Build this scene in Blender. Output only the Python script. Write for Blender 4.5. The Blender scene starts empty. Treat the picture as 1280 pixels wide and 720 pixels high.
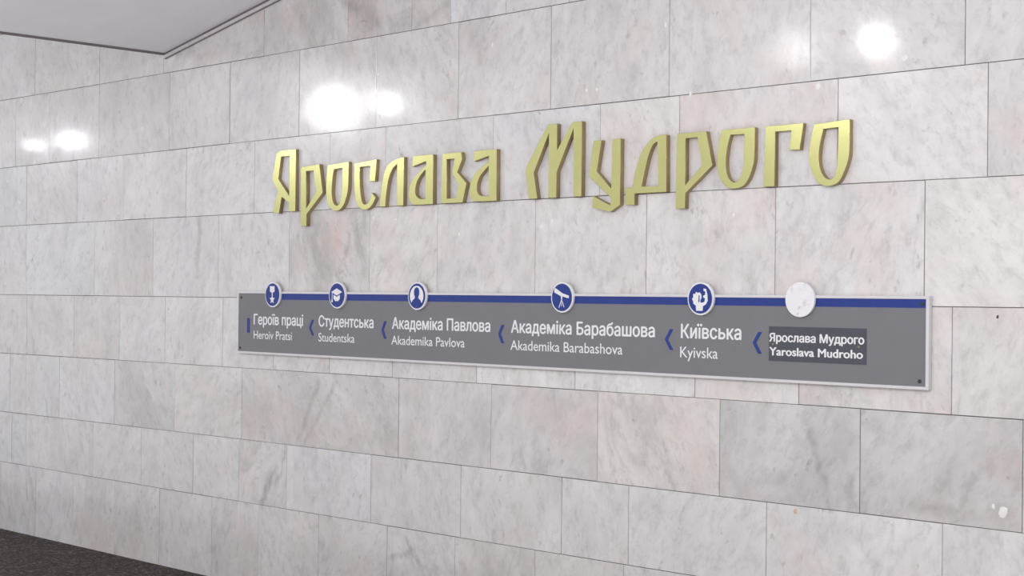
import bpy, bmesh, math, random
from mathutils import Matrix, Vector
from mathutils.geometry import tessellate_polygon

# ------------------------------------------------------------------ camera, light, exposure
SC = bpy.context.scene
COL = SC.collection
random.seed(7)

cam_data = bpy.data.cameras.new('camera')
cam_data.sensor_width = 36.0
cam_data.lens = 56.8237
cam_data.clip_start = 0.05
cam = bpy.data.objects.new('camera', cam_data)
COL.objects.link(cam)
_r = Vector((0.69992005, 0.71414332, 0.0105471))
_u = Vector((-0.00262242, -0.01219755, 0.99992217))
_f = Vector((-0.71421638, 0.69989324, 0.00666453))
M4 = Matrix((_r, _u, -_f)).transposed().to_4x4()
M4.translation = Vector((5.3, -5.2347, 1.6))
cam.matrix_world = M4
SC.camera = cam

SC.view_settings.view_transform = 'Standard'
SC.view_settings.look = 'None'
SC.view_settings.exposure = 0.0
SC.view_settings.gamma = 1.0
SC.view_settings.use_curve_mapping = False

WORLD_STRENGTH = 0.96
LAMP_POWER = 75.0
world = bpy.data.worlds.new('hall_ambient')
SC.world = world
world.use_nodes = True
wnt = world.node_tree
wnt.nodes.clear()
w_out = wnt.nodes.new('ShaderNodeOutputWorld')
w_bg = wnt.nodes.new('ShaderNodeBackground')
w_tc = wnt.nodes.new('ShaderNodeTexCoord')
w_sep = wnt.nodes.new('ShaderNodeSeparateXYZ')
w_ramp = wnt.nodes.new('ShaderNodeValToRGB')
w_map = wnt.nodes.new('ShaderNodeMapRange')
w_map.inputs['From Min'].default_value = -1
w_map.inputs['From Max'].default_value = 1
w_ramp.color_ramp.elements[0].position = 0.30
w_ramp.color_ramp.elements[0].color = (0.85, 0.835, 0.84, 1)
w_ramp.color_ramp.elements[1].position = 0.78
w_ramp.color_ramp.elements[1].color = (1.0, 0.985, 1.0, 1)
w_bg.inputs['Strength'].default_value = WORLD_STRENGTH
wnt.links.new(w_tc.outputs['Generated'], w_sep.inputs[0])
wnt.links.new(w_sep.outputs['Z'], w_map.inputs['Value'])
wnt.links.new(w_map.outputs[0], w_ramp.inputs[0])
wnt.links.new(w_ramp.outputs[0], w_bg.inputs['Color'])
wnt.links.new(w_bg.outputs[0], w_out.inputs['Surface'])

def hall_light(x, y, z, r, watts, col=(1.0, 0.98, 1.0)):
    d = bpy.data.lights.new('hall_light', 'POINT')
    d.energy = watts
    d.shadow_soft_size = r
    d.color = col
    o = bpy.data.objects.new('hall_light', d)
    o.location = (x, y, z)
    COL.objects.link(o)
    return o

# pairs of globe lamps every six metres along the middle of the hall; last three added to brighten the right
for lx, r, k in ((-15.35, .05, .14), (-14.29, .10, .40), (-8.66, .24, 1.0), (-7.78, .10, .4),
                 (-2.55, .15, .22), (-1.79, .10, .6), (3.6, .18, 1.9), (4.4, .18, 1.9), (9.8, .18, 1.7)):
    hall_light(lx, -5.70, 3.66, r, LAMP_POWER * k)

# ------------------------------------------------------------------ helpers
def link(name, me, mats, parent=None, loc=None):
    o = bpy.data.objects.new(name, me)
    for m in (mats if isinstance(mats, (list, tuple)) else [mats]):
        if m: me.materials.append(m)
    COL.objects.link(o)
    if loc is not None:
        o.location = loc
    if parent: o.parent = parent
    return o

def from_bm(name, bm, mats, parent=None, smooth=False, loc=None):
    me = bpy.data.meshes.new(name)
    bm.normal_update()
    bm.to_mesh(me)
    bm.free()
    if smooth:
        for p in me.polygons: p.use_smooth = True
    return link(name, me, mats, parent, loc)

def tag(o, label=None, cat=None, group=None, kind=None):
    if label: o['label'] = label
    if cat: o['category'] = cat
    if group: o['group'] = group
    if kind: o['kind'] = kind
    return o

def box(bm, x0, x1, y0, y1, z0, z1, bevel=0.0, mat=0):
    vs = [bm.verts.new((x, y, z)) for x in (x0, x1) for y in (y0, y1) for z in (z0, z1)]
    idx = [(0, 1, 3, 2), (4, 6, 7, 5), (0, 4, 5, 1), (2, 3, 7, 6), (0, 2, 6, 4), (1, 5, 7, 3)]
    fs = [bm.faces.new([vs[i] for i in q]) for q in idx]
    for f in fs: f.material_index = mat
    if bevel:
        es = list({e for f in fs for e in f.edges})
        bmesh.ops.bevel(bm, geom=es, offset=bevel, segments=2, profile=.5, affect='EDGES')
    return vs

def catmull(pts, n=4):
    """closed outline; points carrying a third value are rounded, the others stay corners"""
    out = []
    N = len(pts)
    for i in range(N):
        a, b = pts[i], pts[(i + 1) % N]
        out.append((a[0], a[1]))
        if len(a) > 2 or len(b) > 2:
            p0 = pts[i - 1] if len(a) > 2 else a
            p3 = pts[(i + 2) % N] if len(b) > 2 else b
            for k in range(1, n):
                t = k / n
                q = []
                for c in (0, 1):
                    q.append(.5 * (2 * a[c] + (b[c] - p0[c]) * t + (2 * p0[c] - 5 * a[c] + 4 * b[c] - p3[c]) * t * t
                                   + (3 * a[c] - p0[c] - 3 * b[c] + p3[c]) * t ** 3))
                out.append(tuple(q))
    return out

def curve_mesh(loops, half, bevel=0.0):
    """solid plate with holes: outlines in the wall plane (x, z), thickness 2*half, front towards -Y; centred on y=0"""
    cu = bpy.data.curves.new('outline', 'CURVE')
    cu.dimensions = '2D'
    cu.fill_mode = 'BOTH'
    cu.extrude = max(half - bevel, 0)
    cu.bevel_depth = bevel
    cu.bevel_resolution = 1
    cu.offset = -bevel
    for lp in loops:
        s = cu.splines.new('POLY')
        s.points.add(len(lp) - 1)
        for pnt, q in zip(s.points, lp):
            pnt.co = (q[0], q[1], 0, 1)
        s.use_cyclic_u = True
    o = bpy.data.objects.new('outline', cu)
    COL.objects.link(o)
    dg = bpy.context.evaluated_depsgraph_get()
    me = bpy.data.meshes.new_from_object(o.evaluated_get(dg))
    bpy.data.objects.remove(o)
    bpy.data.curves.remove(cu)
    me.transform(Matrix.Rotation(math.pi / 2, 4, 'X'))
    me.materials.clear()
    return me

def untangle(lp):
    """split a contour that crosses itself into simple loops"""
    n = len(lp)
    for i in range(n):
        p, q = lp[i], lp[(i + 1) % n]
        for j in range(i + 2, n):
            if (j + 1) % n == i: continue
            a, b = lp[j], lp[(j + 1) % n]
            d = (q.x - p.x) * (b.y - a.y) - (q.y - p.y) * (b.x - a.x)
            if abs(d) < 1e-12: continue
            t = ((a.x - p.x) * (b.y - a.y) - (a.y - p.y) * (b.x - a.x)) / d
            u = ((a.x - p.x) * (q.y - p.y) - (a.y - p.y) * (q.x - p.x)) / d
            if 1e-6 < t < 1 - 1e-6 and 1e-6 < u < 1 - 1e-6:
                X = p + (q - p) * t
                return untangle([X] + lp[i + 1:j + 1]) + untangle([X] + lp[j + 1:] + lp[:i + 1])
    return [lp]

def glyph_tris(txt):
    """flat triangles of a line of text; every outer contour is filled with its own holes, so overlapping strokes stay solid"""
    cu = bpy.data.curves.new('lettering', 'FONT')
    cu.body = txt
    cu.size = 1.0
    cu.resolution_u = 4
    cu.fill_mode = 'NONE'
    o = bpy.data.objects.new('lettering', cu)
    COL.objects.link(o)
    me = bpy.data.meshes.new_from_object(o.evaluated_get(bpy.context.evaluated_depsgraph_get()))
    bpy.data.objects.remove(o)
    bpy.data.curves.remove(cu)
    nxt = {}
    for e in me.edges:
        a, b = e.vertices
        nxt.setdefault(a, []).append(b)
        nxt.setdefault(b, []).append(a)
    loops, seen = [], set()
    for v0 in range(len(me.vertices)):
        if v0 in seen or v0 not in nxt: continue
        cyc, v, prev = [], v0, None
        while v not in seen:
            seen.add(v)
            cyc.append(v)
            cand = [q for q in nxt[v] if q != prev and q not in seen]
            prev = v
            if not cand: break
            v = v + 1 if v + 1 in cand else cand[0]
        if len(cyc) > 2: loops.append([Vector((me.vertices[k].co.x, me.vertices[k].co.y, 0)) for k in cyc])
    bpy.data.meshes.remove(me)
    loops = [u for lp in loops for u in untangle(lp)]
    area = lambda lp: .5 * sum(p.x * q.y - q.x * p.y for p, q in zip(lp, lp[1:] + lp[:1]))
    def inside(pt, lp):
        c = False
        for p, q in zip(lp, lp[1:] + lp[:1]):
            if (p.y > pt.y) != (q.y > pt.y) and pt.x < (q.x - p.x) * (pt.y - p.y) / (q.y - p.y) + p.x: c = not c
        return c
    ars = [area(lp) for lp in loops]
    spans = [(min(p.x for p in lp), max(p.x for p in lp)) for lp in loops]
    outers, todo = [], sorted(range(len(loops)), key=lambda k: spans[k][0])
    while todo:                                   # letters one by one: contours that overlap along the line
        clus, hi = [todo.pop(0)], 0
        hi = spans[clus[0]][1]
        while todo and spans[todo[0]][0] < hi - .004:
            k = todo.pop(0)
            clus.append(k)
            hi = max(hi, spans[k][1])
        sgn = 1 if ars[max(clus, key=lambda k: abs(ars[k]))] > 0 else -1
        outers += [k for k in clus if ars[k] * sgn > 0]
    holes = {k: [] for k in outers}
    for h in range(len(loops)):
        if h in holes: continue
        own = [k for k in outers if inside(loops[h][0], loops[k])]
        if own: holes[min(own, key=lambda k: abs(ars[k]))].append(h)
    tris = []
    for k in outers:
        polys = [loops[k]] + [loops[h] for h in holes[k]]
        flat = [p for lp in polys for p in lp]
        for t in tessellate_polygon(polys):
            tris.append([(flat[i].x, flat[i].y) for i in t])
    xs = [p[0] for t in tris for p in t]
    return tris, min(xs), max(xs)

def text_words(name, body, x0, x1, base, cap, bold, yfront, mat, parent):
    """one flat vinyl mesh per word; bold thickens the strokes by overlaid shifted copies"""
    _, fa, fb = glyph_tris(body)
    sz = cap / (.728 + bold)
    sx = (x1 - x0) / (fb - fa + bold * 1.6)
    pen = fa
    for k, w in enumerate(body.split(' ')):
        tris, a, b = glyph_tris(w)
        if k: pen = fb - (b - a)          # the last word ends where the whole line ends
        bmw = bmesh.new()
        shifts = [(0, 0)] if not bold else [(0, 0), (1.6, 0), (.8, .5), (.8, -.5), (.4, 0), (1.2, 0)]
        for q, (hx, hz) in enumerate(shifts):
            for t in tris:
                vs = [bmw.verts.new((x0 + (x - a + pen - fa + hx * bold) * sx, yfront - q * 4e-6, base + (y + bold * .5 + hz * bold) * sz)) for x, y in t]
                f = bmw.faces.new(vs)
                f.normal_update()
                if f.normal.y > 0: f.normal_flip()
        yield from_bm(name, bmw, mat)

def ellipse(cx, cz, rx, rz, n=48, a0=0, a1=2 * math.pi):
    full = abs(a1 - a0 - 2 * math.pi) < 1e-6
    m = n if full else n + 1
    return [(cx + rx * math.cos(a0 + (a1 - a0) * i / n), cz + rz * math.sin(a0 + (a1 - a0) * i / n)) for i in range(m)]

# ------------------------------------------------------------------ materials
def new_mat(name):
    m = bpy.data.materials.new(name)
    m.use_nodes = True
    return m, m.node_tree, m.node_tree.nodes['Principled BSDF']

class NT:
    def __init__(s, nt): s.nt = nt
    def n(s, t, **kw):
        nd = s.nt.nodes.new(t)
        for k, v in kw.items(): setattr(nd, k, v)
        return nd
    def l(s, a, b): s.nt.links.new(a, b)
    def noise(s, vec, scale, detail=6, rough=.6, dist=0.0):
        nd = s.n('ShaderNodeTexNoise')
        nd.inputs['Scale'].default_value = scale
        nd.inputs['Detail'].default_value = detail
        nd.inputs['Roughness'].default_value = rough
        nd.inputs['Distortion'].default_value = dist
        if vec is not None: s.l(vec, nd.inputs['Vector'])
        return nd.outputs['Fac']
    def ramp(s, fac, stops):
        nd = s.n('ShaderNodeValToRGB')
        el = nd.color_ramp.elements
        while len(el) < len(stops): el.new(0.5)
        for e, (p, c) in zip(el, stops):
            e.position = p
            e.color = (c, c, c, 1) if isinstance(c, (int, float)) else (*c, 1)
        s.l(fac, nd.inputs[0])
        return nd.outputs[0]
    def mix(s, fac, a, b, mode='MIX'):
        nd = s.n('ShaderNodeMix', data_type='RGBA', blend_type=mode)
        for sock, v in ((nd.inputs['Factor'], fac), (nd.inputs['A'], a), (nd.inputs['B'], b)):
            if hasattr(v, 'is_linked'): s.l(v, sock)
            elif isinstance(v, (int, float)): sock.default_value = v
            else: sock.default_value = (*v, 1)
        return nd.outputs['Result']
    def math(s, op, a, b=None):
        nd = s.n('ShaderNodeMath', operation=op)
        for i, v in enumerate((a, b)):
            if v is None: continue
            if hasattr(v, 'is_linked'): s.l(v, nd.inputs[i])
            else: nd.inputs[i].default_value = v
        return nd.outputs[0]

# natural dark veins at fixed places in the stone, plus one painted ceiling-edge reflection: x0, z0, x1, z1, half width, strength
VEINS = [
    (-1.772, 0.796, -1.805, 0.642, 0.011, 0.55), (-1.805, 0.642, -1.862, 0.586, 0.017, 0.5), (-1.892, 0.635, -1.97, 0.471, 0.046, 0.6), (-0.775, 0.413, -0.732, 0.347, 0.025, 0.5),
    (-0.732, 0.347, -0.877, 0.302, 0.03, 0.45), (-0.732, 0.339, -0.635, 0.288, 0.02, 0.35), (-1.491, 1.149, -1.666, 0.825, 0.027, 0.4), (-1.342, 1.156, -1.595, 0.83, 0.027, 0.35),
    (1.621, 1.109, 1.713, 0.817, 0.03, 0.4), (1.806, 0.924, 1.821, 0.815, 0.033, 0.45), (2.321, 0.969, 2.275, 0.821, 0.041, 0.35), (2.078, 0.847, 2.323, 0.854, 0.032, 0.35),
    (-2.619, 2.068, -2.645, 1.712, 0.037, 0.4), (-4.393, 0.905, -4.359, 0.792, 0.022, 0.4), (-4.564, 1.294, -4.562, 1.214, 0.03, 0.5), (-4.64, 0.413, -4.624, 0.229, 0.019, 0.5),
    (-4.607, 0.416, -4.503, 0.161, 0.037, 0.3), (-2.975, 2.913, -2.905, 2.491, 0.063, 0.22), (-1.278, 3.138, -1.049, 2.988, 0.075, 0.5), (-0.709, 2.949, -0.505, 3.023, 0.03, 0.3),  # the faint mark under the fold paints the ceiling edge's reflection
    (-0.332, 2.868, -0.274, 2.71, 0.058, 0.2), (1.077, 2.695, 1.122, 2.46, 0.049, 0.2), (-1.274, 1.812, -1.243, 1.915, 0.021, 0.4), (-1.526, 1.942, -1.487, 1.688, 0.11, 0.25),
    (-1.158, 1.934, -1.122, 1.688, 0.053, 0.25), (-1.017, 1.17, -0.886, 0.848, 0.042, 0.2), (0.022, 0.915, 0.049, 0.825, 0.023, 0.3),]

def plain(name, col, rough=.5, metal=0.0, var=.06, scale=30, spec=.5):
    m, nt, b = new_mat(name)
    t = NT(nt)
    tc = t.n('ShaderNodeTexCoord')
    f = t.noise(tc.outputs['Object'], scale, 4)
    c = t.ramp(f, [(.3, tuple(max(0, x * (1 - var)) for x in col)), (.7, tuple(min(1, x * (1 + var)) for x in col))])
    t.l(c, b.inputs['Base Color'])
    b.inputs['Roughness'].default_value = rough
    b.inputs['Metallic'].default_value = metal
    b.inputs['Specular IOR Level'].default_value = spec
    return m

def marble_mat():
    m, nt, b = new_mat('marble')
    t = NT(nt)
    tc = t.n('ShaderNodeTexCoord')
    tint = t.n('ShaderNodeAttribute', attribute_name='tile_tint')
    seed = t.n('ShaderNodeAttribute', attribute_name='tile_seed')
    mot = t.n('ShaderNodeAttribute', attribute_name='tile_mottle')
    comb = t.n('ShaderNodeCombineXYZ')
    for i, k in enumerate((13.0, 5.0, 29.0)):
        t.l(t.math('MULTIPLY', seed.outputs['Fac'], k), comb.inputs[i])
    add = t.n('ShaderNodeVectorMath', operation='ADD')
    t.l(tc.outputs['Object'], add.inputs[0])
    t.l(comb.outputs[0], add.inputs[1])
    P = add.outputs[0]
    # each slab has its own grain direction
    rot = t.n('ShaderNodeVectorRotate', rotation_type='Y_AXIS')
    t.l(P, rot.inputs['Vector'])
    t.l(t.math('MULTIPLY', t.math('SUBTRACT', t.math('FRACT', t.math('MULTIPLY', seed.outputs['Fac'], 7.31)), .5), 1.5), rot.inputs['Angle'])
    mp = t.n('ShaderNodeMapping')
    mp.inputs['Scale'].default_value = (1.0, 1.0, .62)
    t.l(rot.outputs[0], mp.inputs['Vector'])
    G = mp.outputs[0]
    col = t.ramp(t.noise(G, 3.2, 5, .6, .6), [(.28, (.64, .638, .64)), (.5, (.725, .72, .72)), (.72, (.79, .785, .785))])
    fine = t.ramp(t.noise(G, 21, 10, .74, .3), [(.30, .70), (.50, 1.0), (.70, 1.10)])
    col = t.mix(.75, col, fine, 'MULTIPLY')
    # rosy and yellowish clouds
    pk = t.ramp(t.noise(P, 2.3, 5, .6, .3), [(.50, 0.0), (.72, 1.0)])
    col = t.mix(t.math('MULTIPLY', pk, t.math('ADD', t.math('MULTIPLY', mot.outputs['Fac'], .6), .25)), col, (.72, .60, .57))
    # grey clouds in the mottled slabs
    gk = t.ramp(t.noise(G, 4.3, 7, .66, 1.1), [(.46, 0.0), (.66, 1.0)])
    col = t.mix(t.math('MULTIPLY', gk, t.math('MULTIPLY', mot.outputs['Fac'], .62)), col, (.42, .41, .40))
    # thin veins
    v = t.math('ABSOLUTE', t.math('SUBTRACT', t.noise(G, 2.4, 6, .62, .8), .5))
    vein = t.ramp(v, [(.0, 1.0), (.014, 0.0)])
    brk = t.ramp(t.noise(P, 3.7, 3), [(.50, 0.0), (.66, 1.0)])
    vk = t.math('MULTIPLY', t.math('MULTIPLY', vein, brk), t.math('ADD', t.math('MULTIPLY', mot.outputs['Fac'], .30), .10))
    col = t.mix(vk, col, (.33, .31, .29))
    # small dark pits
    pit = t.ramp(t.noise(G, 34, 4, .55), [(.60, 0.0), (.74, 1.0)])
    pitm = t.ramp(t.noise(P, 5.0, 3), [(.42, 0.0), (.62, 1.0)])
    col = t.mix(t.math('MULTIPLY', t.math('MULTIPLY', pit, pitm), .62), col, (.34, .31, .30))
    col = t.mix(1.0, col, tint.outputs['Color'], 'MULTIPLY')
    wob = t.n('ShaderNodeVectorMath', operation='MULTIPLY_ADD')
    wn = t.n('ShaderNodeTexNoise')
    wn.inputs['Scale'].default_value = 14
    wn.inputs['Detail'].default_value = 5
    t.l(tc.outputs['Object'], wn.inputs['Vector'])
    t.l(wn.outputs['Color'], wob.inputs[0])
    wob.inputs[1].default_value = (.06, 0, .06)
    t.l(tc.outputs['Object'], wob.inputs[2])
    wsep = t.n('ShaderNodeSeparateXYZ')
    t.l(wob.outputs[0], wsep.inputs[0])
    vsum = None
    for x0, z0, x1, z1, w, k in VEINS:
        x0 += .03; x1 += .03; z0 += .03; z1 += .03          # the wobble noise averages .5 * .06
        L = math.hypot(x1 - x0, z1 - z0)
        ux, uz = (x1 - x0) / L, (z1 - z0) / L
        px = t.math('SUBTRACT', wsep.outputs['X'], (x0 + x1) / 2)
        pz = t.math('SUBTRACT', wsep.outputs['Z'], (z0 + z1) / 2)
        al = t.math('ABSOLUTE', t.math('ADD', t.math('MULTIPLY', px, ux), t.math('MULTIPLY', pz, uz)))
        al = t.math('MAXIMUM', t.math('SUBTRACT', al, L / 2), 0.0)
        ac = t.math('ADD', t.math('MULTIPLY', px, -uz), t.math('MULTIPLY', pz, ux))
        d2 = t.math('ADD', t.math('MULTIPLY', al, al), t.math('MULTIPLY', ac, ac))
        g = t.math('MULTIPLY', t.math('POWER', 2.718, t.math('MULTIPLY', d2, -1.0 / (w * w * .35))), k)
        vsum = g if vsum is None else t.math('MAXIMUM', vsum, g)
    vtx = t.ramp(t.noise(G, 22, 6, .65), [(.32, .25), (.62, 1.0)])
    col = t.mix(t.math('MULTIPLY', vsum, vtx), col, (.24, .225, .215))
    t.l(col, b.inputs['Base Color'])
    r = t.ramp(t.noise(P, 7, 5, .6), [(.3, .20), (.7, .28)])
    t.l(r, b.inputs['Roughness'])
    b.inputs['Specular IOR Level'].default_value = .38
    b.inputs['Coat Weight'].default_value = .45
    b.inputs['Coat Roughness'].default_value = .085
    bm_ = t.n('ShaderNodeBump')
    bm_.inputs['Strength'].default_value = .003
    bm_.inputs['Distance'].default_value = .01
    t.l(t.noise(P, 3.5, 2), bm_.inputs['Height'])
    t.l(bm_.outputs[0], b.inputs['Normal'])
    t.l(bm_.outputs[0], b.inputs['Coat Normal'])
    return m

def granite_mat():
    m, nt, b = new_mat('granite')
    t = NT(nt)
    tc = t.n('ShaderNodeTexCoord')
    vo = t.n('ShaderNodeTexVoronoi')
    vo.inputs['Scale'].default_value = 75
    t.l(tc.outputs['Object'], vo.inputs['Vector'])
    sep = t.n('ShaderNodeSeparateColor')
    t.l(vo.outputs['Color'], sep.inputs[0])
    c = t.ramp(sep.outputs[0], [(0, (.018, .012, .012)), (.45, (.040, .027, .027)), (.75, (.066, .044, .042)), (.93, (.16, .13, .125))])
    big = t.ramp(t.noise(tc.outputs['Object'], 6, 4), [(.3, .75), (.7, 1.15)])
    c = t.mix(1.0, c, big, 'MULTIPLY')
    t.l(c, b.inputs['Base Color'])
    b.inputs['Roughness'].default_value = .6
    b.inputs['Specular IOR Level'].default_value = .12
    return m

MARBLE = marble_mat()
GRANITE = granite_mat()
PALE_FLOOR = plain('pale_bounce_floor', (.78, .77, .78), .35, 0, .08, 40)
GROUT = plain('grout', (.16, .15, .15), .9)
CHIP = plain('bare_stone_chip', (.88, .87, .86), .8)
RUST = plain('rust_stain', (.70, .50, .38), .8)
BORE = plain('drill_hole', (.10, .07, .06), .9)
PLASTER = plain('white_plaster', (.87, .87, .89), .75, 0, .03, 4)
GAP = plain('shadow_gap_trim', (.17, .15, .155), .8)  # dark colour puts the shade of the ceiling gaps into solid strips
MOULD = plain('grey_moulding', (.62, .59, .61), .6)
GOLD = plain('gold_face', (.55, .545, .24), .22, .92, .05, 9)
GOLD_EDGE = plain('brown_edge', (.40, .31, .16), .5, .3, .08, 20)
PANEL = plain('grey_enamel', (.205, .208, .225), .45, 0, .02, 12, .3)
ALU = plain('pale_aluminium', (.72, .71, .72), .45, .2, .03, 20)
BLUE = plain('blue_vinyl', (.022, .048, .26), .45, 0, .05, 15, .3)
WHITE = plain('white_vinyl', (.86, .86, .88), .5, 0, .02, 15)
STICK = plain('dark_grey_vinyl', (.085, .090, .110), .5, 0, .05, 15, .3)
SCREW = plain('dark_screw', (.045, .045, .05), .5, .3)
RIVET = plain('dull_brass_rivet', (.30, .27, .16), .5, .4)

def blank_disc_mat():
    m, nt, b = new_mat('worn_white_disc')
    t = NT(nt)
    tc = t.n('ShaderNodeTexCoord')
    c = t.ramp(t.noise(tc.outputs['Object'], 30, 5, .6), [(.30, (.62, .62, .64)), (.42, (.86, .86, .88)), (.8, (.90, .90, .91))])
    t.l(c, b.inputs['Base Color'])
    b.inputs['Roughness'].default_value = .5
    return m
BLANK = blank_disc_mat()

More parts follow.
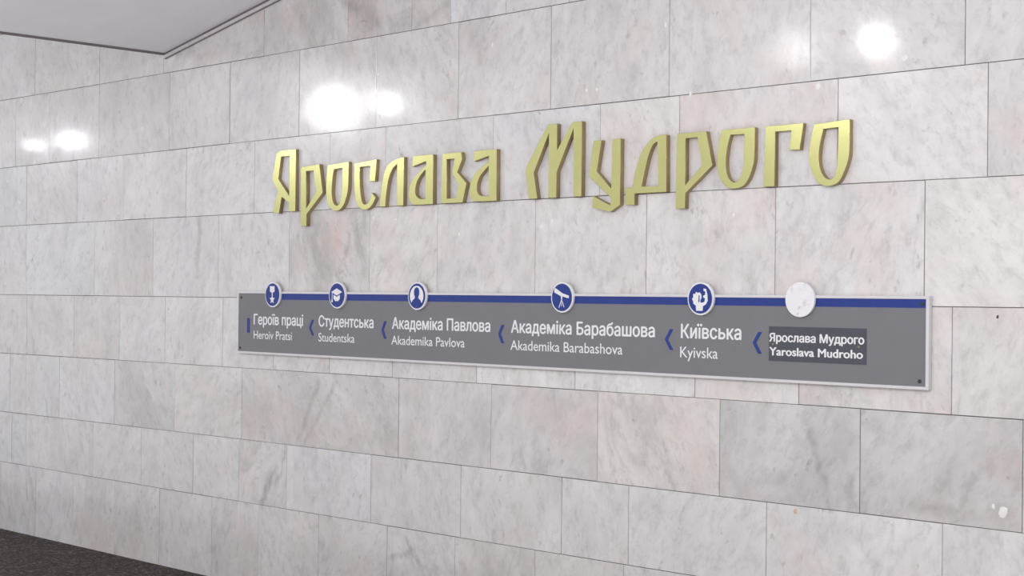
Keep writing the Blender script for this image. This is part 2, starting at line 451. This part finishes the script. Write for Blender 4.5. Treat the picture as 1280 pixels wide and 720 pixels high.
# ------------------------------------------------------------------ measured data (metres in the wall plane: x along, z up)
LETTERS = [
    ('Я', [(-1.8194, 2.3875), (-1.6828, 2.3875), (-1.6765, 2.0560), (-1.7318, 2.0560), (-1.7328, 2.1019), (-1.8014, 2.1373), (-1.8218, 2.0469), (-1.8796, 2.0560), (-1.8352, 2.1697), (-1.8921, 2.2337), (-1.8558, 2.3739)], [(-1.8145, 2.3557), (-1.7376, 2.354), (-1.7335, 2.1374), (-1.8365, 2.2358)]),
    ('р', [(-1.6304, 2.2869), (-1.4719, 2.2965), (-1.4401, 2.1454), (-1.5777, 2.0363), (-1.5765, 1.9735), (-1.6267, 1.9747)], [(-1.5852, 2.2652), (-1.5217, 2.2653), (-1.4955, 2.1541), (-1.5814, 2.0643)]),
    ('о', [(-1.4026, 2.2871), (-1.2297, 2.2965), (-1.2292, 2.1763, 1), (-1.2389, 2.1252, 1), (-1.2612, 2.0796, 1), (-1.2896, 2.0547, 1), (-1.3269, 2.0466, 1), (-1.3647, 2.0571, 1), (-1.3947, 2.0868, 1), (-1.4107, 2.1318, 1), (-1.4134, 2.1842, 1), (-1.4093, 2.2415, 1)], [(-1.3492, 2.2636), (-1.281, 2.2664), (-1.2795, 2.1784, 1), (-1.2827, 2.1269, 1), (-1.2944, 2.0911, 1), (-1.3066, 2.077, 1), (-1.3232, 2.074, 1), (-1.3442, 2.0825, 1), (-1.3598, 2.109, 1), (-1.3663, 2.1457, 1), (-1.3631, 2.1976, 1), (-1.3571, 2.239, 1)]),
    ('с', [(-1.1846, 2.2841), (-1.0054, 2.2965), (-1.0146, 2.1873), (-1.059, 2.1882), (-1.054, 2.2661), (-1.1397, 2.2643), (-1.1388, 2.2132, 1), (-1.1319, 2.1466, 1), (-1.119, 2.0951, 1), (-1.1033, 2.0741, 1), (-1.0825, 2.0724, 1), (-1.0588, 2.0853, 1), (-1.0433, 2.1075, 1), (-1.0373, 2.1285), (-1.0076, 2.1021), (-1.0346, 2.0667, 1), (-1.0661, 2.0485, 1), (-1.098, 2.045, 1), (-1.1303, 2.0547, 1), (-1.1549, 2.0759, 1), (-1.1719, 2.1175, 1), (-1.181, 2.1742, 1)], None),
    ('л', [(-0.9748, 2.0560), (-0.9297, 2.0560), (-0.927, 2.0992, 1), (-0.9189, 2.1479, 1), (-0.9059, 2.1963, 1), (-0.8812, 2.2395, 1), (-0.8441, 2.2651), (-0.8384, 2.0560), (-0.7917, 2.0560), (-0.7917, 2.2965), (-0.8377, 2.2913, 1), (-0.8819, 2.2795, 1), (-0.916, 2.2613, 1), (-0.9363, 2.2356, 1), (-0.9496, 2.2028, 1), (-0.9592, 2.1585, 1), (-0.968, 2.1052, 1)], None),
    ('а', [(-0.7165, 2.2965), (-0.5721, 2.2965), (-0.5713, 2.0560), (-0.6993, 2.0558, 1), (-0.7261, 2.0633, 1), (-0.7465, 2.0859, 1), (-0.7504, 2.119, 1), (-0.7409, 2.1537, 1), (-0.7148, 2.1875, 1), (-0.6755, 2.2162, 1), (-0.6234, 2.2475), (-0.6237, 2.2666), (-0.7291, 2.2442)], [(-0.6276, 2.2269), (-0.6634, 2.2004, 1), (-0.688, 2.1732, 1), (-0.7008, 2.1432, 1), (-0.7023, 2.1171, 1), (-0.6934, 2.0993, 1), (-0.6667, 2.0843, 1), (-0.6252, 2.0815)]),
    ('в', [(-0.5034, 2.2965), (-0.3724, 2.2965), (-0.3649, 2.263), (-0.3991, 2.2018), (-0.3329, 2.1463), (-0.3594, 2.0560), (-0.511, 2.0560)], [(-0.4742, 2.268), (-0.4179, 2.2678), (-0.436, 2.1998), (-0.3911, 2.1451), (-0.4021, 2.0786), (-0.4712, 2.0783)]),
    ('а', [(-0.2797, 2.2965), (-0.1277, 2.2965), (-0.126, 2.0560), (-0.2656, 2.057, 1), (-0.2934, 2.0675, 1), (-0.3112, 2.0942, 1), (-0.3083, 2.132, 1), (-0.2915, 2.1691, 1), (-0.2541, 2.2051, 1), (-0.1795, 2.2417), (-0.1799, 2.268), (-0.2837, 2.2468)], [(-0.1812, 2.2212), (-0.2129, 2.1984, 1), (-0.2433, 2.1716, 1), (-0.2586, 2.1393, 1), (-0.2595, 2.1111, 1), (-0.2489, 2.0918, 1), (-0.2282, 2.0825, 1), (-0.179, 2.0797)]),
    ('М', [(0.2041, 2.3875), (0.2626, 2.3875), (0.2627, 2.2675), (0.3547, 2.3875), (0.4148, 2.3875), (0.4146, 2.0560), (0.3676, 2.0560), (0.3633, 2.36), (0.2616, 2.1706), (0.2607, 2.0560), (0.2114, 2.0560), (0.2114, 2.3505), (0.1165, 2.1746), (0.1413, 2.0560), (0.0883, 2.0560), (0.0623, 2.1834), (0.0689, 2.2032)], None),
    ('у', [(0.4848, 2.2965), (0.5325, 2.2965), (0.5057, 2.1611), (0.5917, 2.082), (0.5955, 2.2965), (0.6444, 2.2965), (0.6439, 2.0109), (0.5871, 1.9807), (0.4812, 2.0042), (0.4828, 2.0560), (0.5867, 2.0101), (0.5923, 2.0432), (0.4641, 2.1379), (0.4614, 2.1633)], None),
    ('д', [(0.9008, 2.2965), (0.9039, 2.0560), (0.7259, 2.0560), (0.7266, 2.007), (0.6755, 2.0087), (0.6745, 2.0825), (0.7147, 2.0825), (0.7283, 2.1448, 1), (0.7493, 2.2038, 1), (0.781, 2.2511, 1), (0.8198, 2.284, 1), (0.8586, 2.2966, 1)], [(0.8519, 2.2712), (0.8579, 2.0819), (0.7653, 2.0841), (0.7824, 2.1476, 1), (0.7995, 2.2065, 1), (0.8203, 2.2487, 1), (0.8343, 2.2641, 1)]),
    ('р', [(0.9584, 2.2965), (1.1134, 2.2965), (1.1478, 2.1549), (1.0064, 2.0467), (1.005, 1.9833), (0.9549, 1.9832)], [(1.005, 2.2749), (1.0678, 2.2755), (1.0934, 2.1577), (1.0045, 2.0786)]),
    ('о', [(1.1927, 2.2965), (1.3589, 2.2965), (1.3589, 2.1801, 1), (1.3511, 2.1361, 1), (1.3323, 2.0924, 1), (1.3083, 2.0656, 1), (1.277, 2.0557, 1), (1.2418, 2.056, 1), (1.2097, 2.0726, 1), (1.1843, 2.1049, 1), (1.1731, 2.1451, 1), (1.1725, 2.1905, 1), (1.179, 2.2468, 1)], [(1.2377, 2.2742), (1.3079, 2.2724), (1.3072, 2.1607, 1), (1.3007, 2.1218, 1), (1.287, 2.0945, 1), (1.2697, 2.0813, 1), (1.2521, 2.082, 1), (1.2306, 2.0999, 1), (1.2182, 2.1315, 1), (1.2155, 2.1768, 1), (1.2241, 2.2328, 1)]),
    ('г', [(1.4117, 2.2965), (1.5932, 2.2965), (1.5779, 2.1941), (1.5269, 2.1957), (1.5383, 2.2715), (1.4597, 2.2722), (1.46, 2.0560), (1.407, 2.0560)], None),
    ('о', [(1.6441, 2.2884), (1.8065, 2.2965), (1.8067, 2.1772, 1), (1.8003, 2.1375, 1), (1.785, 2.0983, 1), (1.7643, 2.0636, 1), (1.738, 2.0491, 1), (1.7034, 2.0461, 1), (1.6737, 2.0564, 1), (1.6491, 2.0823, 1), (1.6296, 2.124, 1), (1.6221, 2.1652, 1), (1.6285, 2.2238, 1)], [(1.6875, 2.2674), (1.7568, 2.2694), (1.7538, 2.1579, 1), (1.7505, 2.1134, 1), (1.7403, 2.0826, 1), (1.7244, 2.0712, 1), (1.7084, 2.0742, 1), (1.6922, 2.0848, 1), (1.6758, 2.1126, 1), (1.6672, 2.1537, 1), (1.672, 2.2075, 1)]),
]
JOINTS_A = [-4.5893, -3.7609, -3.0235, -2.0133, -1.2749, -0.7717, -0.4854, -0.1024, 0.3044, 0.7266]
JOINTS_B = [-5.3117, -4.8474, -4.3885, -3.7593, -2.9528, -2.3345, -1.6851, -1.0412, -0.4251, 0.1943, 0.8917, 1.6085, 2.2783]
JOINTS_C = [-4.6837, -4.0199, -3.4536, -2.7684, -2.0869, -1.4145, -0.962, -0.1778, 0.5007, 0.9503, 1.7375, 2.3713]
JOINTS_D = [-5.0404, -4.6795, -3.7932, -3.1148, -2.43, -1.7607, -1.0804, -0.5646, 0.1061, 0.7745, 1.4481, 2.1196]
JOINTS_E = [-4.6616, -4.0403, -3.4869, -2.9742, -2.3781, -1.8911, -1.3992, -0.8923, -0.2756, 0.3635, 1.0467, 1.568, 2.2367]
JOINTS_F = [-4.8858, -4.6629, -4.2154, -3.5351, -2.8639, -2.1848, -0.8383, -0.1731, 0.5019, 1.1793, 1.8507, 2.5168]
JOINTS_G = [-4.849, -4.6492, -3.7865, -3.2207, -2.661, -2.2027, -1.7611, -1.0496, -0.377, 0.29, 0.6884, 1.4182, 2.2041]
JOINTS_H = [-4.9994, -4.5107, -4.0218, -3.5215, -3.011, -2.4641, -2.0119, -1.4766, -0.9168, -0.4129, 0.1254, 0.6637]
COURSE_FITS = {'A': [0.00073, 0.00521, 2.92789], 'B': [-0.00011, 0.00029, 2.45969], 'C': [-0.00021, -0.00124, 2.05612], 'D': [-0.00058, 1.58917], 'E': [-0.00032, -0.00055, 1.1992], 'F': [-0.00034, -0.00031, 0.80315], 'G': [0.00031, 0.00208, 0.45827], 'H': [-0.00183, -0.00673]}


# ------------------------------------------------------------------ the marble wall
def zfit(k, x):
    c = COURSE_FITS[k]
    xx = max(-6.5, min(4.0, x))
    v = 0
    for a in c: v = v * xx + a
    return v
ZLINE = {
    'TOP2': lambda x: 3.86 + .003 * x, 'TOP1': lambda x: 3.40 + .005 * x,
    'A': lambda x: zfit('A', x), 'B': lambda x: zfit('B', x), 'C': lambda x: zfit('C', x), 'D': lambda x: zfit('D', x),
    'E': lambda x: zfit('E', x), 'F': lambda x: zfit('F', x), 'G': lambda x: zfit('G', x), 'H': lambda x: 0.0,
    'ROOF': lambda x: 4.4}
XL, XR = -26.0, 5.5
def extend(js, step):
    js = list(js)
    while js[0] > XL: js.insert(0, js[0] - random.uniform(.75, 1.25) * step)
    while js[-1] < XR: js.append(js[-1] + random.uniform(.8, 1.2) * step)
    return js
COURSES = [('R', 'ROOF', 'TOP2', [-4.2, -3.4], .7), ('Q', 'TOP2', 'TOP1', [-3.8, -3.0], .7),
           ('A', 'TOP1', 'A', JOINTS_A, .7), ('B', 'A', 'B', JOINTS_B, .68), ('C', 'B', 'C', JOINTS_C, .66),
           ('D', 'C', 'D', JOINTS_D, .68), ('E', 'D', 'E', JOINTS_E, .66), ('F', 'E', 'F', JOINTS_F, .67),
           ('G', 'F', 'G', JOINTS_G, .6), ('H', 'G', 'H', JOINTS_H, .52)]
# slabs that stand out, most in the stone itself: (course, x inside the slab): (brightness, warmth, mottling)
SPECIAL = {('B', -3.3): (.88, 0, .1), ('B', -2.6): (.92, 0, .05), ('B', -4.1): (.89, 0, .12), ('B', -4.6): (.90, -.005, .2), ('B', -2.0): (.95, 0, .1), ('B', -1.3): (.97, 0, .25), ('B', -.7): (.96, .01, .35),  # B slabs under the fold darkened for the ceiling edge's reflection
    ('A', -2.6): (.98, .02, .5), ('A', -1.6): (.95, .02, .6), ('A', -1.0): (.88, .01, .95), ('A', -.6): (.93, .02, .6),
    ('A', -3.4): (.94, .015, .3), ('A', -4.2): (.94, .008, .25), ('A', -2.2): (.97, .02, .55),
    ('B', .5): (.95, .01, .35), ('B', 1.2): (.95, .01, .3), ('B', 2.0): (.93, .01, .25), ('B', 2.5): (.92, .015, .25),
    ('C', 1.3): (1.00, .015, .35), ('C', 2.0): (1.06, .01, .25), ('C', 2.5): (.93, .015, .4), ('C', .7): (.99, .03, .35),
    ('C', -1.7): (1.0, 0, .25), ('C', -1.2): (1.0, .01, .3),
    ('D', -1.4): (.93, .02, .95), ('D', -.8): (1.02, .03, .35), ('D', -.2): (1.0, .005, .45), ('D', .4): (1.02, .02, .4),
    ('D', 1.1): (1.04, .02, .45), ('D', 1.8): (1.02, .005, .6), ('D', 2.3): (1.06, .03, .35),
    ('E', 2.4): (1.0, .025, .4), ('E', 2.0): (1.0, .035, .4), ('E', .7): (1.06, .01, .25), ('E', 1.3): (1.05, .015, .3),
    ('E', -.6): (.97, 0, .35), ('E', 0.0): (1.05, .02, .3),
    ('F', -1.5): (.90, .012, .55), ('F', -.5): (.93, .01, .4), ('F', .2): (.94, .01, .45), ('F', .8): (.97, .045, .6),
    ('F', 1.5): (.87, .005, .55), ('F', 2.2): (.86, .01, .5), ('F', -3.2): (.93, .01, .4), ('F', -2.5): (1.0, .02, .2),
    ('G', -2.0): (.98, .01, .7), ('G', -1.4): (1.02, -.01, .15), ('G', -.7): (.99, 0, .2), ('G', -.1): (1.02, .015, .3),
    ('G', .5): (1.04, .01, .25), ('G', 1.0): (1.05, .005, .25), ('G', 1.8): (1.06, .01, .25), ('G', 2.4): (1.06, .01, .25),
    ('H', -.7): (1.0, 0, .75), ('H', -.2): (.98, .035, .5), ('H', .4): (1.0, .03, .4), ('E', -4.3): (.97, .015, .35),
    ('E', -3.7): (.98, .015, .45), ('G', -4.2): (.99, .01, .3), ('G', -3.5): (1.0, .005, .2)}

bm = bmesh.new()
lay_t = bm.verts.layers.float_color.new('tile_tint')
lay_s = bm.verts.layers.float.new('tile_seed')
lay_m = bm.verts.layers.float.new('tile_mottle')
# slabs set a touch askew, so a lamp's mirror image breaks off at their edge
TILT = {('B', -2.0): (-.0075, .001), ('B', -1.3): (.0, .0), ('B', -4.2): (.001, .0), ('B', 2.0): (0, 0)}
for cname, top, bot, js, step in COURSES:
    js = extend(js, step)
    for x0, x1 in zip(js[:-1], js[1:]):
        gap = random.uniform(.0008, .0022)
        a, b_ = x0 + gap, x1 - gap
        g2 = random.uniform(.0008, .0020)
        zt0, zt1 = ZLINE[top](a) - g2, ZLINE[top](b_) - g2
        zb0, zb1 = ZLINE[bot](a) + g2, ZLINE[bot](b_) + g2
        if cname == 'H': zb0 = zb1 = -.01
        br, wm, mt = random.uniform(.96, 1.03), random.uniform(-.012, .012), random.uniform(.05, .35)
        if x0 < -4.66: br *= .97; wm -= .012
        for (ck, xx), v in SPECIAL.items():
            if ck == cname and x0 < xx < x1: br, wm, mt = v
        sd = random.random() * 10
        tcol = (br * (1 + .6 * wm), br * (1 - .25 * wm), br * (1 - .8 * wm), 1)
        yo = random.uniform(-.0004, .0004)
        tx, tz = random.gauss(0, .0008), random.gauss(0, .0008)
        xc, zc = (a + b_) / 2, (zt0 + zb0) / 2
        for (ck, xx), v in TILT.items():
            if ck == cname and x0 < xx < x1: tx, tz = v
        Y = lambda x, z: yo + tx * (x - xc) + tz * (z - zc)
        bv = .0008
        ring0 = [(a + bv, zb0 + bv), (b_ - bv, zb1 + bv), (b_ - bv, zt1 - bv), (a + bv, zt0 - bv)]
        ring1 = [(a, zb0), (b_, zb1), (b_, zt1), (a, zt0)]
        V0 = [bm.verts.new((x, Y(x, z), z)) for x, z in ring0]
        V1 = [bm.verts.new((x, Y(x, z) + bv, z)) for x, z in ring1]
        V2 = [bm.verts.new((x, .022, z)) for x, z in ring1]
        for v in V0 + V1 + V2:
            v[lay_t] = tcol; v[lay_s] = sd; v[lay_m] = mt
        bm.faces.new(V0)
        for i in range(4):
            j = (i + 1) % 4
            bm.faces.new((V1[i], V1[j], V0[j], V0[i]))
            bm.faces.new((V2[i], V2[j], V1[j], V1[i]))
# mortar bed behind the slabs
box(bm, XL, XR, .004, .20, -.01, 4.4, mat=1)

def blob(x, z, rx, rz, mat, n=11, y=-.0012):
    c = bm.verts.new((x, y - .0006, z))
    ring = []
    for i in range(n):
        a = 2 * math.pi * i / n
        k = random.uniform(.72, 1.15)
        ring.append(bm.verts.new((x + rx * k * math.cos(a), y + .0016, z + rz * k * math.sin(a))))
    for i in range(n):
        f = bm.faces.new((ring[i], ring[(i + 1) % n], c))
        f.material_index = mat
for x, z, rx, rz in [(.8695, 2.7655, .008, .016), (2.0303, 2.5113, .020, .018), (1.643, 2.4365, .013, .018), (1.0081, 2.4593, .008, .018),
        (.4158, 2.5262, .011, .010), (.4783, 2.5245, .010, .013), (-.6552, 2.5699, .007, .006), (-.3666, 2.562, .005, .006),
        (-.2423, 2.4309, .006, .006), (.2118, 1.9504, .010, .016), (.1462, 1.9304, .010, .010), (-.407, 1.9056, .008, .012),
        (-1.0506, 2.0045, .009, .013), (-.8751, 1.9915, .008, .007), (1.2398, 1.949, .009, .013), (2.4442, .8666, .020, .028),
        (2.405, .882, .008, .013), (-.19, 2.79, .005, .014), (-1.03, 2.73, .008, .008), (1.655, 1.62, .004, .004)]:
    blob(x, z, rx, rz, 2)
blob(1.5564, .7796, .014, .015, 3)
blob(2.4162, 1.5543, .007, .009, 4)
wall = from_bm('wall_back', bm, [MARBLE, GROUT, CHIP, RUST, BORE])
tag(wall, 'wall of pale polished marble slabs in uneven courses', 'wall', kind='structure')

# ------------------------------------------------------------------ floor
bm = bmesh.new()
box(bm, XL, 9.0, -1.25, .19, -.20, 0.0)
box(bm, XL, 9.0, -7.6, -1.254, -.20, 0.0, mat=1)  # unseen hall floor, made pale to bounce light onto the ceiling
tag(from_bm('floor', bm, [GRANITE, PALE_FLOOR]), 'dark speckled granite floor along the marble wall', 'floor', kind='structure')

# ------------------------------------------------------------------ folded white ceiling, its lowest fold meets the wall at x = -3
FX, FZ, DEEP = -3.003, 3.020, 2.3
SL = math.tan(math.radians(10.4))
SL2 = math.tan(math.radians(17))
def ceil_z(x): return FZ + (SL * (x - FX) if x > FX else SL2 * (FX - x))
GAPH = .017
bm = bmesh.new()
prof = [(XL, ceil_z(-7.2)), (-7.2, ceil_z(-7.2)), (FX - .018, FZ + .026), (FX, FZ + GAPH), (4.6, ceil_z(4.6) + GAPH + .004), (4.6, ceil_z(4.6) + .14), (FX, FZ + .16), (-7.2, ceil_z(-7.2) + .14), (XL, ceil_z(-7.2) + .14)]
A_ = [bm.verts.new((x, -DEEP, z)) for x, z in prof]
B_ = [bm.verts.new((x, -.004, z)) for x, z in prof]
n = len(prof)
for i in range(n):
    j = (i + 1) % n
    bm.faces.new((A_[i], A_[j], B_[j], B_[i]))
bm.faces.new(A_[::-1]); bm.faces.new(B_)
tag(from_bm('ceiling', bm, PLASTER), 'white plaster ceiling folded down to a low crease above the marble', 'ceiling', kind='structure')

def wall_strip(name, mat, lo, hi, depth, label):
    bm = bmesh.new()
    pts = [(FX, lo), (4.6, lo), (4.6, hi), (FX, hi)]
    F = [bm.verts.new((x, -depth, ceil_z(x) + d)) for x, d in pts]
    K = [bm.verts.new((x, -.001, ceil_z(x) + d)) for x, d in pts]
    bm.faces.new(F)
    bm.faces.new(K[::-1])
    for i in range(4):
        j = (i + 1) % 4
        bm.faces.new((F[j], F[i], K[i], K[j]))
    tag(from_bm(name, bm, mat), label, 'trim', kind='structure')
wall_strip('trim_1', GAP, .003, GAPH + .006, .010, 'dark strip for the shadow gap between the rising white ceiling and its moulding')
wall_strip('trim_2', MOULD, -.016, .003, .014, 'thin grey moulding along the rising edge of the ceiling')
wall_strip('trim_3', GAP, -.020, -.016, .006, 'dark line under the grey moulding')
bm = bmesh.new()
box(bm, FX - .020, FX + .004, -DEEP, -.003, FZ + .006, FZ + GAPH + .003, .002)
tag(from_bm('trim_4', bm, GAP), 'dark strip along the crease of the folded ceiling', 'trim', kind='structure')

# ------------------------------------------------------------------ gold letters
LT = .0245
WHERE = ['capital letter, first of the left word', 'letter with the long tail, second in the left word', 'closed round letter in the left word, before the open one',
    'open round letter in the left word', 'arched letter with two feet in the middle of the left word', 'letter with slanted flag just before the angular one, left word',
    'angular letter with two notched bows, next to last in the left word', 'letter with slanted flag closing the left word',
    'tall three-legged capital starting the right word', 'forked letter with hooked tail, second in the right word', 'letter with one stepped foot, third in the right word',
    'angular letter with long straight tail in the middle of the right word', 'closed round letter between the tailed letter and the open hook, right word',
    'hooked letter with a short hanging arm, next to last of all', 'round letter at the far right end of the right word']
LEAN = {WHERE[k].split(',')[0]: a for k, a in ((0, -.9), (2, -.7), (3, -.8), (4, -.6), (12, -.7), (13, -.9), (14, -.7))}
for (ch, outer, hole), w in zip(LETTERS, WHERE):
    loops = [catmull(outer)] + ([catmull(hole)] if hole else [])
    me = curve_mesh(loops, LT / 2, .0008)
    xs = [q[0] for q in outer]; zs = [q[1] for q in outer]
    cx, cz = (min(xs) + max(xs)) / 2, min(zs)
    me.transform(Matrix.Translation((-cx, 0, -cz)))
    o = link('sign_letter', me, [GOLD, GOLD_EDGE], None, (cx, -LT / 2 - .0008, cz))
    o.rotation_euler.x = math.radians(LEAN.get(w.split(',')[0], 0.0))      # some letters hang a touch askew
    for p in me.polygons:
        p.material_index = 0 if abs(p.normal.y) > .6 else 1  # side faces get a darker, browner material than the fronts
    tag(o, 'gold ' + w, 'letter', 'gold station name letters on the marble wall')

# ------------------------------------------------------------------ route panel
PX0, PX1, PZ0, PZ1 = -2.206, 2.155, 1.2822, 1.626
PT = .018            # front of the grey plate
FR = .0115           # frame width
root = bpy.data.objects.new('route_panel', None)
root.location = ((PX0 + PX1) / 2, 0, PZ0)
COL.objects.link(root)
tag(root, 'long grey route panel with blue line and station names, under the gold letters', 'sign')
INV = Matrix.Translation(-Vector(root.location))
def part(o, parent=root):
    """keep the part where it was modelled while hanging it under the panel"""
    o.parent = parent
    o.matrix_parent_inverse = INV
    return o
bm = bmesh.new()
box(bm, PX0 + .004, PX1 - .004, -PT, -.004, PZ0 + .004, PZ1 - .004)
part(from_bm('plate', bm, PANEL))
bm = bmesh.new()
f0, f1 = -PT - .004, -.002
box(bm, PX0, PX1, f0, f1, PZ1 - FR, PZ1, .0012)
box(bm, PX0, PX1, f0, f1, PZ0, PZ0 + FR, .0012)
box(bm, PX0, PX0 + FR, f0, f1, PZ0 + FR, PZ1 - FR, .0012)
box(bm, PX1 - FR - .002, PX1, f0, f1, PZ0 + FR, PZ1 - FR, .0012)
o = part(from_bm('frame', bm, ALU)); o['label'] = 'pale metal frame'
bm = bmesh.new()
box(bm, -1.8628, PX1 - FR - .0018, -PT - .0006, -PT + .001, 1.5820, PZ1 - FR + .0005)
o = part(from_bm('route_line', bm, BLUE)); o['label'] = 'blue route line'

# chevrons: '<' marks; the leftmost is worn to a bar
CHEV = [(-1.5526, -1.511, 1.4782, 1.3954), (-.9567, -.9178, 1.4804, 1.3934), (-.1112, -.0725, 1.4783, 1.3938), (.8982, .943, 1.4796, 1.3928), (1.3558, 1.4002, 1.4780, 1.3915)]
loops = [(-2.1135, 1.4785), (-2.0895, 1.4785), (-2.0895, 1.3975), (-2.1135, 1.3975)]
o = part(link('arrow_mark', curve_mesh([loops], .0006), BLUE)); o.location.y = -PT - .0007; o['label'] = 'plain blue bar'
for x0, x1, z1, z0 in CHEV:
    zm, t = (z0 + z1) / 2, .017
    lp = [(x1 - t, z1), (x1 + .001, z1), (x0 + t, zm), (x1 + .001, z0), (x1 - t, z0), (x0, zm)]
    o = part(link('arrow_mark', curve_mesh([lp], .0006), BLUE)); o.location.y = -PT - .0007; o['label'] = 'blue chevron pointing left'

TEXTS = [('Героїв праці', -2.0533, -1.6048, 1.4435, .0595, .030), ('Heroiv Pratsi', -2.0515, -1.7027, 1.3655, .0475, .006),
    ('Студентська', -1.4711, -1.0196, 1.4435, .0595, .030), ('Studentska', -1.4715, -1.1702, 1.3660, .0475, .006),
    ('Академіка Павлова', -.8757, -.1656, 1.4435, .0595, .030), ('Akademika Pavlova', -.8791, -.3406, 1.3660, .0475, .006),
    ('Академіка Барабашова', -.0275, .8427, 1.4430, .0595, .030), ('Akademika Barabashova', -.0299, .6608, 1.3645, .0475, .006),
    ('Київська', .9843, 1.299, 1.4435, .0605, .030), ('Kyivska', .9816, 1.1799, 1.3640, .0475, .006)]
for s, a, b_, base, cap, bold in TEXTS:
    for o in text_words('station_name', s, a, b_, base, cap, bold, -PT - .0002, WHITE, root): part(o)
bm = bmesh.new()
box(bm, 1.4360, 1.8880, -PT - .0012, -PT, 1.3650, 1.5017)
stk = part(from_bm('cover_sticker', bm, STICK)); stk['label'] = 'dark grey sticker with bold white lettering'
for s, a, b_, base, cap, bold in [('Ярослава Мудрого', 1.4380, 1.8785, 1.4412, .0350, .042), ('Yaroslava Mudroho', 1.4383, 1.873, 1.3868, .0352, .038)]:
    for o in text_words('station_name', s, a, b_, base, cap, bold, -PT - .0013, WHITE, stk): o.parent = stk
for x, z, m, nm, y in [(-2.172, 1.5915, SCREW, 'screw', -PT), (-2.1775, 1.3120, SCREW, 'screw', -PT), (2.1243, 1.5967, SCREW, 'screw', -PT),
                    (2.1162, 1.3131, SCREW, 'screw', -PT), (1.4583, 1.432, RIVET, 'rivet', -PT - .0012), (1.8552, 1.4314, RIVET, 'rivet', -PT - .0012)]:
    rr = .0075 if nm == 'screw' else .005
    o = link(nm, curve_mesh([ellipse(x, z, rr, rr, 16)], .0016, .0006), m)
    o.location.y = y - .001
    part(o, root if nm == 'screw' else stk) if nm == 'screw' else setattr(o, 'parent', stk)

# station discs
RD = .0685
def disc(x, z, blank=False):
    me = curve_mesh([ellipse(x, z, RD, RD, 64)], .006, .001)
    o = part(link('station_disc', me, BLANK if blank else WHITE))
    o.location.y = -PT - .0068
    o['label'] = 'blank white disc' if blank else 'blue round badge with white rim'
    if not blank:
        f = link('disc_face', curve_mesh([ellipse(x, z, RD - .0075, RD - .0075, 64)], .0005), BLUE, o)
        f.location.y = -.0078
    return o
def picto(parent, name, loops, mat, y=-.0088):
    """loops: list of separate outlines, each a list of outlines (first the outside, then holes)"""
    bmj = bmesh.new()
    for lp in loops:
        me = curve_mesh(lp, .0004)
        bmj.from_mesh(me)
        bpy.data.meshes.remove(me)
    o = from_bm(name, bmj, mat, parent)
    o.location.y = y
    return o
DX = [-1.8628, -1.3017, -.6732, .3091, 1.0971, 1.5902]
DZ = 1.6085
# medal: ribbon block, link and star
d = disc(DX[0], DZ)
def at(cx, pts, s=1.0): return [(cx + px * s, DZ + pz * s) for px, pz in pts]
star = [((.024 if i % 2 == 0 else .0105) * math.sin(i * math.pi / 5), -.026 + (.026 if i % 2 == 0 else .0115) * math.cos(i * math.pi / 5)) for i in range(10)]
picto(d, 'medal_emblem', [[at(DX[0], [(-.021, .017), (-.021, .046), (.021, .046), (.021, .017), (.010, .012), (-.010, .012)])],
      [at(DX[0], [(-.004, .013), (.004, .013), (.004, -.006), (-.004, -.006)])], [at(DX[0], star)]], WHITE)
# academic cap
d = disc(DX[1], DZ)
picto(d, 'cap_emblem', [[at(DX[1], [(0, .036), (.045, .017), (0, -.001), (-.045, .017)])],
      [at(DX[1], [(-.026, .003), (0, -.008), (.026, .003), (.026, -.018), (.012, -.030), (-.012, -.030), (-.026, -.018)])],
      [at(DX[1], [(-.040, .015), (-.036, .013), (-.036, -.016), (-.032, -.036), (-.044, -.036), (-.040, -.016)])]], WHITE)
# portrait bust: white roundel with a blue head and shoulders
d = disc(DX[2], DZ)
picto(d, 'portrait_emblem', [[ellipse(DX[2], DZ, .050, .050, 40)]], WHITE)
bust = [(-.038, -.036), (-.030, -.022), (-.014, -.012), (-.012, -.004), (-.018, .006), (-.020, .020), (-.014, .036), (0, .044), (.014, .038), (.020, .024), (.019, .008),
        (.013, -.003), (.014, -.011), (.028, -.020), (.037, -.035), (.026, -.0445), (.010, -.0495), (-.010, -.0495), (-.026, -.0445)]
picto(d, 'portrait_bust', [[at(DX[2], bust)]], BLUE, -.0096)
# telescope on a tripod
d = disc(DX[3], DZ)
picto(d, 'telescope_emblem', [[at(DX[3], [(-.046, .034), (-.040, .042), (.006, .018), (.045, .008), (.043, -.004), (.006, .004), (.000, .004), (-.046, .022)])],
      [at(DX[3], [(-.005, .006), (.005, .006), (.003, -.012), (-.003, -.012)])],
      [at(DX[3], [(-.002, -.010), (.001, -.010), (-.014, -.046), (-.018, -.046)])], [at(DX[3], [(-.001, -.010), (.002, -.010), (.018, -.044), (.014, -.044)])],
      [at(DX[3], [(-.0015, -.010), (.0015, -.010), (.0015, -.040), (-.0015, -.040)])]], WHITE)
# figure lifting a horn
d = disc(DX[4], DZ)
fig = [(-.020, -.050), (.014, -.050), (.016, -.030), (.030, -.024), (.040, -.008), (.038, .018), (.031, .040), (.018, .042), (.018, .032), (.027, .030), (.026, .016), (.016, .012), (.018, .004),
       (.026, .002), (.024, -.012), (.014, -.016), (.002, -.016), (.002, -.006), (.008, .004), (.006, .018), (-.002, .026), (-.012, .024), (-.022, .028), (-.024, .020), (-.036, .020), (-.036, .006),
       (-.042, -.002), (-.036, -.010), (-.034, -.022), (-.022, -.028)]
picto(d, 'figure_emblem', [[at(DX[4], fig)]], WHITE)
picto(d, 'figure_crease', [[at(DX[4], [(-.006, .014), (-.002, .014), (-.002, -.012), (-.008, -.016)])]], BLUE, -.0096)
disc(DX[5], DZ, True)
